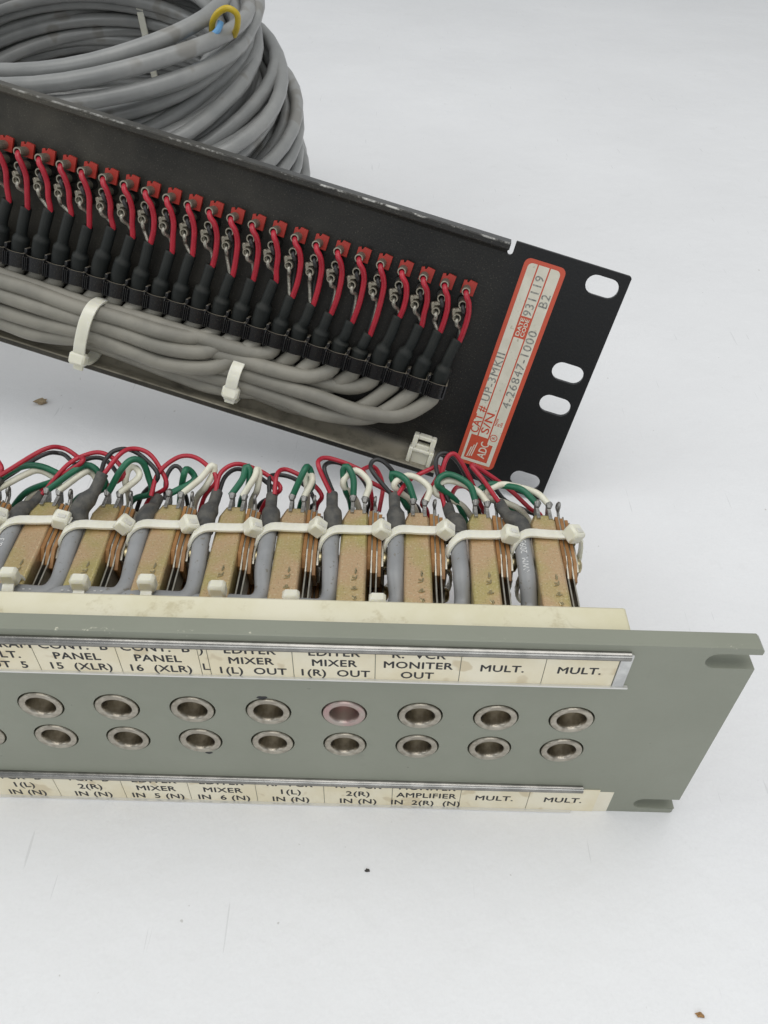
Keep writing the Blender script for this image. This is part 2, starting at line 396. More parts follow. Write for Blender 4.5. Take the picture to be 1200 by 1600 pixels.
# sockets
sk = MB(); sk.lathe([(4.6, 4.5), (5.7, 4.5), (6.0, 2.), (6.0, -.2), (5.85, -.42), (5.6, -.5), (4.6, -.45), (4.3, -.36), (4.15, -.1), (4.02, .8), (3.8, 2.0), (3.5, 3.4), (3.0, 4.9), (2.3, 6.2), (1.7, 6.9), (1.5, 8.5), (.2, 9.4)], 32,
    Matrix.Rotation(-math.pi / 2, 4, 'X'))
sk_me = sk.mesh('socket', 'nickel', 50)
for j, x in enumerate(XJ):
    for z in (ZT, ZB):
        o = bpy.data.objects.new('socket', sk_me); col.objects.link(o); o.parent = GP; o.location = Vector((x, 0, z)) * S
        if j == 3 and z == ZT:
            o.data = sk_me.copy(); o.data.materials.clear(); o.data.materials.append(M['nickel_red']); o['label'] = 'socket with a red tinted collar'
# dark smudges beside two sockets
for (x, z, w, h) in ((XJ[4] - 1.2, ZT + 6.9, 2.6, 1.5), (XJ[5] + 1.6, ZB - 6.9, 2.0, 1.1)):
    s_ = MB(); s_.prism([(z + h / 2 * math.sin(a) * (1 + .25 * math.sin(3 * a)), x + w / 2 * math.cos(a) * (1 + .2 * math.sin(2 * a + 1))) for a in [2 * math.pi * k / 16 for k in range(16)]], -.05, .02, axis=1)
    s_.build('smudge', 'ink', GP, smooth=0)
# card holders: rail, lip, cards with lettering
def half_round(zc, x0, x1, name, m, parent, r, a0, a1):
    b = MB(); prof = [(-.02, zc + r * math.sin(math.radians(a0)))] + [(-.3 - 1.45 * math.cos(a), zc + r * math.sin(a)) for a in [math.radians(a0 + (a1 - a0) * k / 12) for k in range(13)]] + [(-.02, zc + r * math.sin(math.radians(a1)))]
    b.prism(prof, x0, x1, axis=0); return b.build(name, m, parent, 50)
FACE = lambda x, z, y: Matrix(((1, 0, 0, x), (0, 0, -1, y), (0, 1, 0, z), (0, 0, 0, 1)))
def card(x0, x1, z0, z1, lines, zs, size, y=-.25, xs=1.0, dx=0., m='card'):
    c = MB(); c.box(((x0 + x1) / 2, y + .1, (z0 + z1) / 2), (x1 - x0 - .22, .2, z1 - z0)); o = c.build('card', m, GP, 0)
    if lines:
        tx = MB()
        for s_, z in zip(lines, zs): text(tx, s_, size, FACE((x0 + x1) / 2 + dx, z, y - .025), xs, .085, spacing=1.06)
        tx.build('lettering', 'ink', o, 0)
    return o
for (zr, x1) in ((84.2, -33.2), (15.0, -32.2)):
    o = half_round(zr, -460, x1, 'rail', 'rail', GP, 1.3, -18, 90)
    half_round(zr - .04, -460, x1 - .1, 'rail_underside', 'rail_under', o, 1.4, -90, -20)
zs_u = (81.7, 77.3, 72.9)
def up(x0, x1, *lines, **k): card(x0, x1, 70.1, 85, lines, zs_u if len(lines) == 3 else (76.9,), 4.0, **k)
up(-229.4, -207.8); up(-207.8, -186.2, 'PROGRAM', 'MULT.', 'OUT  5', dx=1.2)
up(-186.2, -164.6, 'CONT.  B', 'PANEL', '15  (XLR)'); up(-164.6, -143.6, 'CONT.  B', 'PANEL', '16  (XLR)', dx=-.3)
b = card(-143.6, -141.2, 70.1, 85, (), (), 4)
tx = MB(); text(tx, ')', 4, FACE(-142.6, 81.3, -.27), 1.2, .03); text(tx, 'L', 4, FACE(-142.2, 74.2, -.27), 1.1, .03); tx.build('lettering', 'ink', b, 0)
up(-141.2, -119.3, 'EDITER', 'MIXER', '1(L)  OUT'); up(-119.3, -97.9, 'EDITER', 'MIXER', '1(R)  OUT'); up(-97.9, -75.8, 'R.  VCR', 'MONITER', 'OUT')
up(-75.8, -54.0, 'MULT.'); up(-54.0, -35.3, 'MULT.', dx=-.2)
b = MB(); b.box((-33.7, -.3, 77.2), (3.0, .6, 14.2)); b.build('card_window_end', 'clear', GP, bevel=.12)
b = MB(); b.box((-246, -.45, 70.5), (430, .9, .55)); b.build('holder_lip', 'lip', GP)
def lo(x0, x1, *lines, **k): card(x0, x1, .1, 14, lines, (12.5, 7.4, 2.5) if len(lines) == 3 else (6.9,), 4.25, **k)
lo(-242, -220.4); lo(-220.4, -199.0, 'VCR  B', '1(L)', 'IN (N)', dx=.3); lo(-199.0, -177.7, 'VCR  B', '2(R)', 'IN (N)', dx=.3); lo(-177.7, -156.6, 'EDITER', 'MIXER', 'IN  5 (N)')
lo(-156.6, -135.1, 'EDITER', 'MIXER', 'IN  6 (N)'); lo(-135.1, -113.4, 'R.  VCR', '1(L)', 'IN (N)'); lo(-113.4, -91.6, 'R.  VCR', '2(R)', 'IN (N)')
lo(-91.6, -69.8, 'MONITER', 'AMPLIFIER', 'IN  2(R)  (N)', xs=.94); lo(-69.8, -48.1, 'MULT.'); lo(-48.1, -26.2, 'MULT.', dx=.2)
b = MB(); b.box((-25, -.06, 6.4), (6.6, .1, 12.6)); b.build('backing_card', 'card_end', GP, 0)
b = MB(); b.box((-243.5, -.55, .3), (420, 1.1, .55)); b.build('holder_lip', 'lip', GP)

# one jack: plated frame, insulators, spring blades, lugs, screws (origin on the jack axis at the faceplate)
def make_jack():
    f = MB(); f.prism([(-4.5, 5), (4.5, 5), (4.5, 73.5), (3.4, 76.6), (-2.6, 76.6), (-4.5, 71.5)], -6.4, 6.6, axis=2)
    J = f.build('jack', 'brass', GP, bevel=.9)
    st = MB(); rr = random.Random(3)
    for i, y in enumerate((33, 36.5, 40, 44.5, 47.5)):
        x0 = .9 + rr.uniform(-.3, .3)
        for k in range(3):
            a = rr.uniform(0, 3.1); st.box((0, 0, 0), (1.7, .45, .5), Matrix.Translation((x0 + rr.uniform(-.5, .5), y + rr.uniform(-.7, .7), 6.68)) @ Matrix.Rotation(a, 4, 'Z'), .1)
    st.build('stamping', 'screw', J)
    x = 4.55
    for i in range(3):
        b = MB(); zt = 6.0 - .35 * i
        b.prism([(52 - i * 1.2, zt - 3.2), (55, zt), (76.2 - i * .4, zt), (76.2 - i * .4, -6), (52, -6)], x, x + 1.15, axis=0); b.build('insulator', 'phenolic', J, bevel=.12)
        if i < 2:
            b = MB(); b.prism([(14, 3.2), (50, 3.4), (58, 5.6 - .4 * i), (77, 5.6 - .4 * i), (77, -4.5), (14, -3)], x + 1.2, x + 1.65, axis=0); b.build('spring_blade', 'blade', J, 0)
        x += 1.7
    b = MB(); b.prism([(53, 3.2), (56, 4.4), (75, 4.4), (75, -5.5), (53, -5.5)], x - .5, x + .25, axis=0); b.build('clamp_plate', 'blade', J, bevel=.1)
    for y in (57.5, 69.5):
        b = MB(); b.lathe([(2.6, 0), (2.6, .6), (2.3, 1.3), (1.4, 1.8), (.1, 1.95)], 16, Matrix.Translation((x + .2, y, 1.4)) @ Matrix.Rotation(math.pi / 2, 4, 'Y'))
        o = b.build('screw', 'screw', J)
    for xl, zl, h in ((-1.2, 6.7, 3.6), (2.9, 6.2, 3.6)):
        b = MB(); pr = [(74, zl - h), (80.4, zl - h + .2), (82.2, zl - .6), (82.4, zl + .9), (81.2, zl + 1.5), (79.6, zl + .6), (74, zl + .9)]
        b.prism(pr, xl - .6, xl + .6, axis=0); b.tube([(xl, 79.2, zl + .6), (xl + .1, 80.6, zl + 1.3), (xl, 82.2, zl + 1.0)], [.8, 1.4, .8], 8); b.build('terminal_lug', 'lug', J, bevel=.15)
    b = MB(); lp = [(6.4, 76, 3.9), (6.4, 79.5, 5.0)] + [(6.4 + .9 * math.sin(a) * .3, 81 - 1.3 * math.cos(a), 6.0 + 1.6 * math.sin(a)) for a in [math.radians(20 + 40 * k) for k in range(6)]] + [(6.6, 80, 4.2), (6.6, 76, 3.2)]
    b.tube(smoothpath(lp, .6), .5, 7); b.build('terminal_lug', 'lug', J)
    return J
jack0 = make_jack(); jack0.location = Vector((XJ[0], 0, ZT)) * S
NJ = 12
for j in range(NJ):
    for z in (ZT, ZB):
        if j == 0 and z == ZT: continue
        o = clone(jack0, GP, Vector((XJ[j], 0, z)) * S)
        rj = random.Random(j * 7 + int(z)); o.rotation_euler = (rj.uniform(-.006, .006), 0, rj.uniform(-.012, .012))

WIRES = [
('red', 9, [(-228.9, 82.0, 66.1), (-215.4, 90.1, 71.3), (-210.5, 94.0, 69.2), (-205.3, 92.1, 67.2), (-201.3, 86.0, 69.5)]),
 ('green', 9, [(-228.9, 80.0, 62.3), (-226.1, 85.7, 65.3), (-220.6, 89.0, 65.1), (-214.8, 88.7, 63.7), (-211.0, 86.0, 61.8)]),
 ('white', 9, [(-223.2, 80.0, 63.1), (-222.6, 85.7, 63.4), (-219.0, 89.0, 62.8), (-214.9, 88.7, 60.8), (-211.7, 86.0, 59.4)]),
 ('black', 9, [(-231.0, 84.0, 61.6), (-217.7, 92.1, 67.0), (-213.3, 96.0, 65.1), (-209.5, 94.1, 64.5), (-205.9, 88.0, 64.1)]),
 ('red', 8, [(-216.0, 81.0, 58.9), (-207.4, 87.7, 66.7), (-201.2, 92.1, 68.2), (-196.2, 92.9, 68.3), (-190.6, 90.1, 66.7), (-187.8, 85.0, 64.4)]),
 ('black', 8, [(-218.0, 83.0, 55.8), (-208.4, 89.7, 62.6), (-203.2, 94.1, 64.1), (-198.1, 94.9, 64.2), (-193.6, 92.1, 62.6), (-191.2, 87.0, 60.5)]),
 ('green', 8, [(-207.2, 79.0, 64.0), (-203.8, 84.7, 67.0), (-200.4, 88.0, 66.7), (-197.3, 87.7, 64.1), (-195.2, 85.0, 59.1)]),
 ('white', 8, [(-203.5, 79.0, 63.8), (-202.0, 84.7, 65.3), (-200.4, 88.0, 63.7), (-198.7, 87.7, 61.0), (-197.7, 85.0, 58.1)]),
 ('black', 7, [(-193.7, 82.0, 68.3), (-194.2, 88.7, 68.3), (-192.1, 93.1, 69.1), (-187.2, 93.9, 69.5), (-181.2, 91.1, 68.0), (-175.9, 86.0, 64.0)]),
 ('red', 7, [(-192.6, 82.0, 68.3), (-188.4, 88.7, 71.4), (-185.3, 93.1, 70.5), (-180.7, 93.9, 68.3), (-176.8, 91.1, 64.9), (-173.7, 86.0, 59.6)]),
 ('green', 7, [(-187.9, 79.0, 63.8), (-187.0, 83.7, 69.0), (-183.8, 87.1, 70.6), (-181.0, 88.3, 68.3), (-179.7, 87.3, 62.7), (-179.3, 85.0, 57.2)]),
 ('white', 7, [(-183.2, 79.0, 63.1), (-182.1, 84.7, 64.8), (-183.8, 88.0, 66.1), (-186.0, 87.7, 65.9), (-187.3, 85.0, 62.4)]),
 ('red', 6, [(-178.0, 81.0, 59.4), (-176.2, 87.7, 64.0), (-170.3, 92.1, 67.5), (-164.8, 92.9, 67.9), (-159.3, 90.1, 66.4), (-155.3, 85.0, 64.1)]),
 ('black', 6, [(-174.4, 84.0, 55.2), (-175.1, 92.1, 58.7), (-172.7, 96.0, 60.6), (-169.7, 94.1, 59.3), (-168.5, 88.0, 56.5)]),
 ('green', 6, [(-166.6, 79.0, 62.5), (-163.7, 84.7, 63.2), (-163.8, 88.0, 63.6), (-165.6, 87.7, 66.4), (-166.1, 85.0, 66.7)]),
 ('white', 6, [(-163.4, 79.0, 63.5), (-160.8, 84.7, 64.7), (-156.9, 88.0, 68.2), (-156.2, 87.7, 66.1), (-159.3, 85.0, 61.0)]),
 ('red', 5, [(-155.1, 81.0, 62.3), (-154.1, 87.7, 65.1), (-149.4, 92.1, 65.6), (-142.7, 92.9, 62.8), (-136.8, 90.1, 61.0), (-133.3, 85.0, 60.5)]),
 ('black', 5, [(-154.6, 83.0, 60.0), (-153.3, 89.7, 61.6), (-149.9, 94.1, 61.5), (-144.5, 94.9, 58.9), (-139.0, 92.1, 57.0), (-135.2, 87.0, 56.4)]),
 ('green', 5, [(-146.8, 79.0, 62.4), (-146.0, 84.7, 65.3), (-145.2, 88.0, 67.8), (-143.8, 87.7, 67.2), (-144.4, 85.0, 61.5)]),
 ('white', 5, [(-141.8, 79.0, 64.1), (-141.7, 84.7, 66.3), (-141.4, 88.0, 67.0), (-140.6, 87.7, 65.8), (-141.4, 85.0, 60.2)]),
 ('red', 4, [(-134.8, 81.0, 61.6), (-134.7, 87.7, 64.3), (-133.4, 92.1, 63.5), (-130.2, 92.9, 62.4), (-123.2, 90.1, 59.9), (-118.8, 85.0, 58.0)]),
 ('black', 4, [(-137.0, 83.0, 59.1), (-137.6, 89.7, 61.3), (-136.3, 94.1, 59.3), (-130.7, 94.9, 57.6), (-124.7, 92.1, 55.3), (-121.6, 87.0, 52.9)]),
 ('green', 4, [(-126.1, 79.0, 63.2), (-124.8, 84.7, 69.0), (-123.7, 88.0, 68.8), (-122.5, 87.7, 66.5), (-122.2, 85.0, 62.4)]),
 ('white', 4, [(-121.4, 79.0, 63.3), (-121.8, 84.7, 65.6), (-123.0, 88.0, 65.7), (-124.2, 87.7, 64.4), (-123.8, 85.0, 60.8)]),
 ('red', 3, [(-115.2, 81.0, 62.6), (-119.6, 86.7, 69.8), (-119.5, 91.0, 69.7), (-116.3, 93.0, 68.7), (-108.4, 92.3, 66.0), (-103.4, 89.3, 64.3), (-100.9, 85.0, 56.2)]),
 ('black', 3, [(-114.5, 83.0, 61.1), (-117.9, 88.7, 66.7), (-117.1, 93.0, 66.3), (-113.6, 95.0, 65.1), (-107.9, 94.3, 62.3), (-103.4, 91.3, 58.3), (-101.8, 87.0, 53.6)]),
 ('green', 3, [(-105.4, 79.0, 63.9), (-107.6, 84.7, 66.7), (-109.8, 88.0, 69.4), (-111.3, 87.7, 67.8), (-110.4, 85.0, 61.3)]),
 ('white', 3, [(-100.8, 79.0, 64.1), (-102.1, 84.7, 64.8), (-105.8, 88.0, 67.2), (-108.7, 87.7, 67.0), (-111.2, 85.0, 63.7)]),
 ('red', 2, [(-92.4, 81.0, 62.6), (-88.0, 87.7, 64.2), (-80.8, 92.1, 65.7), (-77.9, 92.9, 66.3), (-78.1, 90.1, 64.0), (-83.2, 85.0, 56.2)]),
 ('black', 2, [(-94.2, 83.0, 61.3), (-100.9, 88.7, 66.5), (-101.7, 93.0, 66.9), (-99.5, 95.0, 67.1), (-95.6, 94.3, 64.8), (-90.1, 91.3, 57.9), (-86.5, 87.0, 54.2)]),
 ('red', 2, [(-98.5, 86.0, 50.0), (-97.4, 94.1, 55.2), (-99.9, 98.0, 60.0), (-102.9, 96.1, 62.5), (-104.7, 90.0, 63.1)]),
 ('green', 2, [(-84.8, 79.0, 64.1), (-89.0, 84.7, 66.2), (-93.1, 88.0, 66.7), (-94.3, 87.7, 65.1), (-88.8, 85.0, 54.4)]),
 ('white', 2, [(-81.0, 79.0, 62.5), (-81.1, 84.7, 63.2), (-85.4, 88.0, 65.0), (-89.7, 87.7, 65.9), (-93.4, 85.0, 63.4)]),
 ('red', 1, [(-75.5, 81.0, 57.8), (-77.2, 86.7, 62.8), (-75.8, 91.0, 70.7), (-73.2, 93.0, 72.3), (-70.3, 92.3, 69.5), (-65.7, 89.3, 62.1), (-62.2, 85.0, 55.4)]),
 ('black', 1, [(-73.3, 83.0, 56.9), (-78.3, 88.7, 66.1), (-78.8, 93.0, 70.1), (-76.1, 95.0, 70.8), (-71.9, 94.3, 68.6), (-68.0, 91.3, 63.3), (-64.3, 87.0, 55.1)]),
 ('red', 1, [(-73.1, 86.0, 58.7), (-70.6, 94.1, 55.6), (-66.7, 98.0, 52.5), (-64.0, 96.1, 50.9), (-62.7, 90.0, 50.7)]),
 ('green', 1, [(-65.3, 79.0, 62.7), (-67.0, 84.7, 64.9), (-72.0, 88.0, 66.3), (-76.1, 87.7, 67.0), (-78.3, 85.0, 64.6)]),
 ('white', 1, [(-61.4, 79.0, 63.2), (-64.3, 84.7, 62.6), (-70.7, 88.0, 63.4), (-75.9, 87.7, 64.0), (-78.9, 85.0, 61.0)]),
 ('red', 0, [(-57.1, 81.0, 61.2), (-62.5, 86.7, 66.1), (-66.5, 91.0, 68.7), (-63.9, 93.0, 66.2), (-56.8, 92.3, 61.3), (-50.7, 89.3, 58.1), (-44.3, 85.0, 54.2)]),
 ('black', 0, [(-56.1, 83.0, 58.5), (-61.5, 88.7, 62.3), (-66.5, 93.0, 65.5), (-63.8, 95.0, 62.1), (-58.0, 94.3, 57.4), (-52.6, 91.3, 52.4), (-44.5, 87.0, 51.1)]),
 ('green', 0, [(-43.6, 79.0, 63.3), (-49.0, 84.7, 63.8), (-55.0, 88.0, 62.5), (-60.1, 87.7, 63.1), (-63.7, 85.0, 60.9)]),
 ('white', 0, [(-39.6, 79.0, 62.8), (-43.7, 84.7, 62.5), (-50.7, 88.0, 62.3), (-56.5, 87.7, 63.0), (-60.9, 85.0, 60.1)]),
]
for k in (10, 11):                                   # the same loops go on past the picture's edge
    for cname, j, P in [w for w in WIRES if w[1] == 8]: WIRES.append((cname, k, [(x - PITCH * (k - 8), y, z) for x, y, z in P]))
LOWER = {'red': (5.2, 80.5, 42.5), 'black': (2.8, 81.5, 41.8), 'green': (-1.2, 81.5, 42.8), 'white': (2.9, 81.5, 42.6)}
START = {}
for cname, j, P in WIRES:
    x = XJ[j]; L = LOWER[cname]
    if cname in ('red', 'black') and (cname, j) not in START: START[cname, j] = Vector(P[0])
    P = list(P)
    if cname in ('green', 'white'): P[0] = (x + (-1.2 if cname == 'green' else 2.9), 80.8, ZT + 7.4); 
    e = Vector(P[-1])
    P += [tuple(e.lerp(Vector((x + L[0], L[1] + 5, L[2] + 6)), .6)), (x + L[0], L[1], L[2])]
    r = {'red': .82, 'black': .80, 'green': 1.15, 'white': 1.15}[cname]
    w = MB(); w.tube(smoothpath(P, .9), r, 9); w.build('wire', cname, GP, 60)
def oval(cx, cz, hx, hz, n=44, pw=3.2):
    P = []
    for k in range(n):
        a = 2 * math.pi * k / n; c, s_ = math.cos(a), math.sin(a)
        P.append((cx + hx * math.copysign(abs(c) ** (2 / pw), c), cz + hz * math.copysign(abs(s_) ** (2 / pw), s_)))
    return P
for j in range(NJ):
    x = XJ[j]; rj = random.Random(50 + j)
    s0 = (START['red', j] + START['black', j]) / 2 if ('red', j) in START else Vector((x - 7, 80, 62))
    cx = x - 7.7 + rj.uniform(-.3, .3)
    low = 0 if j >= 6 else (6 - j) * .9
    cp = [(cx, 67, 58.6), (cx, 58, 58.4), (cx + .3 + rj.uniform(-.4, .4), 49, 57.6), (cx + .7, 41.5, 57.6 - low), (cx - 1.6, 37, 57.8 - low), (cx - 8, 36.2, 58.6 - low), (cx - 17, 36.5, 58.3 - low), (cx - 27, 35, 55.5 - low), (cx - 36, 33.5, 50.5 - low)]
    b = MB(); b.tube(smoothpath(cp, 1.2), 2.75, 14); cab = b.build('cable', 'cable', GP, 60)
    if j >= 6:                                       # printed dashes along the bent part
        d = MB()
        for k in range(7):
            xx = cx - 5 - k * 2.0; d.box((xx, 36.0 - .3, 58.35 - low + 2.75 + .1 * (1 if k < 4 else 0)), (.7, .32, .12))
        d.build('print', 'print', cab, 0)
    if j in (0, 8):
        d = MB(); pth = smoothpath(cp, .5)
        for s_, y, sz in ((('2095', 59.8, 3.0), ('AWM', 51.6, 2.8), ('20', 45.4, 2.8)) if j == 0 else (('N', 47.5, 2.8), ('8/3', 55.5, 2.8))):
            text(d, s_, sz, Matrix.Translation((0, y, 0)) @ Matrix.Rotation(math.radians(90), 4, 'Z'), 1.0, .03)
        vv = []
        for x_, y_, z_ in d.v:
            q = min(pth[:90], key=lambda p_: abs(p_.y - y_)); a = (x_ - .4) / 2.75; vv.append((q.x + 2.79 * math.sin(a), y_, q.z + 2.79 * math.cos(a) + z_))
        d.v = vv; d.build('print', 'print', cab, 0)
    b = MB(); mid = Vector((cx, 66, 58.6)); q = mid.lerp(s0, .55)
    sp = smoothpath([(cx, 65.6, 58.6), (cx, 67.5, 58.7), (cx, 71.5, 59.2 + (s0.z - 59) * .25), tuple(q.lerp(s0, .25)), tuple(s0)], .8)
    n = len(sp); rad = [3.15 if i < n * .50 else (3.15 - 1.15 * min(1, (i - n * .5) / (n * .14))) for i in range(n)]
    b.tube(sp, rad, 14); b.build('heat_shrink_sleeve', 'shrink', GP, 60)
    for zo in (0, ZB - ZT):                          # a tie round each jack and its cable, lower row too
        ty = 65.5 + rj.uniform(-1.2, 1.2); xl, xr = cx - 3.6 - x, 12.2
        if zo: xl = -6
        if zo: P = oval((xl + xr) / 2, 52.6 + zo, (xr - xl) / 2, 8.9, 64, 2.5)
        else:
            c0 = cx - x
            P = smoothpath([(11.9, 0, 47), (12.2, 0, 56), (10.4, 0, 60.6), (4.6, 0, 60.6), (-.5, 0, 60.75), (-4.2, 0, 61.1), (c0 + .8, 0, 61.7), (c0 - 1.6, 0, 61.1), (c0 - 3.0, 0, 59.0), (c0 - 3.1, 0, 56), (c0 - 1.2, 0, 52), (-4, 0, 46.5), (4, 0, 45.6)], 1.0, True)
            P = [(p.x, p.z) for p in P[:len(P) // 2 * 2]]
        tilt = rj.uniform(-.05, .09)
        b = MB(); b.band([(x + px, ty + px * tilt - (.075 * (-3 - px) ** 2 if px < -3 else 0), pz) for px, pz in P], (0, 1, 0), 3.5, .8, .28); tie = b.build('cable_tie', 'nylon', GP, 40)
        h = MB(); mxh = Matrix.Translation((x + 9.0, ty - .6, 62.2 + zo)) @ Matrix.Rotation(rj.uniform(.25, .75), 4, 'Y') @ Matrix.Rotation(rj.uniform(-.5, .5), 4, 'Z')
        h.box((0, 0, 0), (5.2, 5.4, 5.0), mxh, .7); h.box((.2, -.6, 2.5), (2.6, 1.6, .5), mxh, .15); h.box((2.6, 0, .4), (1.2, 3.2, 1.1), mxh, .2); h.build('tie_head', 'nylon', tie, 40)
for (x, z) in ((-209.8, 65.2), (-189.0, 63.0), (-168.3, 63.8), (-147.1, 61.8), (-124.7, 58.4), (-98.0, 57.9), (-231.0, 65.5)):
    b = MB(); b.band([(x, p, q) for p, q in oval(36.4, z - 7, 4.2, 5.2, 36, 2.4)], (1, 0, 0), 3.4, .8, .25); tie = b.build('cable_tie', 'nylon', GP, 40)
    h = MB(); h.box((x, 37.2, z), (5.3, 4.2, 5.6), None, .9); h.build('tie_head', 'nylon', tie, 40)

# ------------------------------------------------------------------ black rack panel leaning back, seen from its wired rear
K = 1.19 * S                                         # local units: panel height = 88
RX = Matrix(((.96184, .23954, -.1322, -12.24 * S), (-.19351, .25402, -.94764, 162.29 * S), (-.19342, .93707, .29068, 49.36 * S), (0, 0, 0, 1)))
BP = empty('rack_panel', 'black rack panel leaning back before the cable coil, its wired rear with red wires showing', 'rack panel', RX)
def bb(mb, name, m, smooth=35, bevel=0., parent=None): return mb.build(name, m, parent or BP, smooth, K, bevel)
def notch(sg):   # relief cut between ear and flange
    return [(-40.8, 44 * sg), (-40.8, 40 * sg)] + [(-41.75 + .95 * math.cos(a), (40 * 1) * sg - sg * .95 * math.sin(a)) for a in [math.radians(180 * k / 6) for k in range(1, 6)]] + [(-42.7, 40 * sg), (-42.7, 42 * sg)]
outl = [(0, -43.4), (0, 43.4), (-.6, 44)] + notch(1) + [(-440, 42), (-440, -42)] + notch(-1)[::-1] + [(-.6, -44)]
sl = []
for v in (38.1, 6.35, -6.35, -38.1):
    sl.append([(-8.3 + 2.45 + x, v + y) for x, y in arc(0, 0, 3.3, -90, 90, 10)] + [(-8.3 - 2.45 + x, v + y) for x, y in arc(0, 0, 3.3, 90, 270, 10)])
plate('faceplate', [outl] + sl, 0, -2.0, lambda p, q, d: (p, q, d), 'rack', BP, scale=K, bevel=.25)
for sg in (1, -1):
    fr = 2.3 if sg > 0 else 5.6
    prof = [(42, -2)] + [(42 + 2 * math.sin(a), -2 * math.cos(a)) for a in [math.radians(18 * k) for k in range(1, 6)]] + [(44, 9.6), (43.6, 10), (42.1, 10), (41.7, 9.6), (41.7, fr + .1)] + \
           [(41.7 - fr + fr * math.cos(a), fr + .1 - fr * math.sin(a)) for a in [math.radians(11.25 * k) for k in range(1, 8)]] + [(41.7 - fr, .06), (41.7 - fr, -.5), (41.9, -.5)]
    b = MB(); b.prism([(v * sg, w) for v, w in prof], -440, -42.75, axis=0); o = bb(b, 'flange', 'rack', 40)
NK = 28; PT = 7.588; UK = [-52.05 - PT * k for k in range(NK)]
# terminal groups: collar block, red tab, three solder tubes
def tube_mesh(L):
    b = MB(); b.lathe([(1.5, 0), (1.5, L - .15), (1.42, L), (1.05, L), (.98, L - .3), (.98, L - 3), (.1, L - 3.1)], 16); return b
tg = []
b = MB()
for v in (24.9, 20.3, 15.4): b.lathe([(2.0, 0), (2.0, 3.0), (1.8, 3.4), (1.4, 3.4)], 12, Matrix.Translation((0, v, 0)))
TG = bb(b, 'terminal_group', 'collar', 40)
b = MB(); b.prism([(-2.4, -2.4), (2.2, -2.6), (2.5, 2.2), (-.1, 2.6), (-.5, 1.7), (-1.0, 1.5), (-1.2, 2.3), (-2.2, 2.0)], 3.2, 4.3, 2, Matrix.Translation((.5, 25.5, 0))); bb(b, 'red_tab', 'redtab', bevel=.12, parent=TG)
for v, L, du in ((24.9, 8.4, 0), (20.3, 8.0, .3), (15.4, 7.6, -.25)):
    b = MB(); vs0 = tube_mesh(L); b.add(vs0.v, vs0.f, Matrix.Translation((du, v, 1.2))); bb(b, 'solder_tube', 'tube', 40, parent=TG)
b = MB(); mx = Matrix.Translation((-.9, 16.3, 6.4)) @ Matrix.Rotation(.35, 4, 'Z'); b.box((-.7, 0, .4), (1.5, 4.0, 2.0), mx, .35); b.box((1.0, 1.3, .4), (3.2, 1.5, 1.8), mx, .35); bb(b, 'ground_clip', 'tube', 40, parent=TG)
TG.location = (UK[0] * K, 0, 0)
for k in range(1, NK): clone(TG, BP, (UK[k] * K, 0, 0))
# retainer comb: one clip per cable
b = MB(); n = 10
fr = [(-3.55 + 7.1 * i / n, 8.7 + 1.1 * math.sin(math.pi * i / n)) for i in range(n + 1)]
pr = [(u, w) for u, w in fr] + [(u, w - .75) for u, w in reversed(fr)]
mxc = Matrix(((1, 0, 0, 0), (0, 0, 1, 0), (0, 1, 0, 0), (0, 0, 0, 1)))      # prism (u, w) swept along v
b.prism(pr, -14.2, -8.9, 2, mxc)
b.prism([(-3.75, 0), (-3.75, 9.6), (-3.2, 9.9), (-3.05, 0)], -14.4, -8.5, 2, mxc)
b.prism([(3.05, 0), (3.2, 9.7), (3.7, 9.4), (3.7, 0)], -13.6, -8.7, 2, mxc)
for uu in (-3.4, -2.7, -2.0): b.box((uu, -11.8, 9.9), (.28, 4.8, .5), None)
b.box((-3.4, -7.9, 6.8), (1.1, 2.2, 3.6), None, .2); b.box((0, -11.4, .6), (7.2, 5.6, 1.2), None)
CL = bb(b, 'cable_clip', 'clip', 40); CL.location = ((UK[0] + .2) * K, 0, 0)
for k in range(1, NK): clone(CL, BP, ((UK[k] + .2) * K, 0, 0))
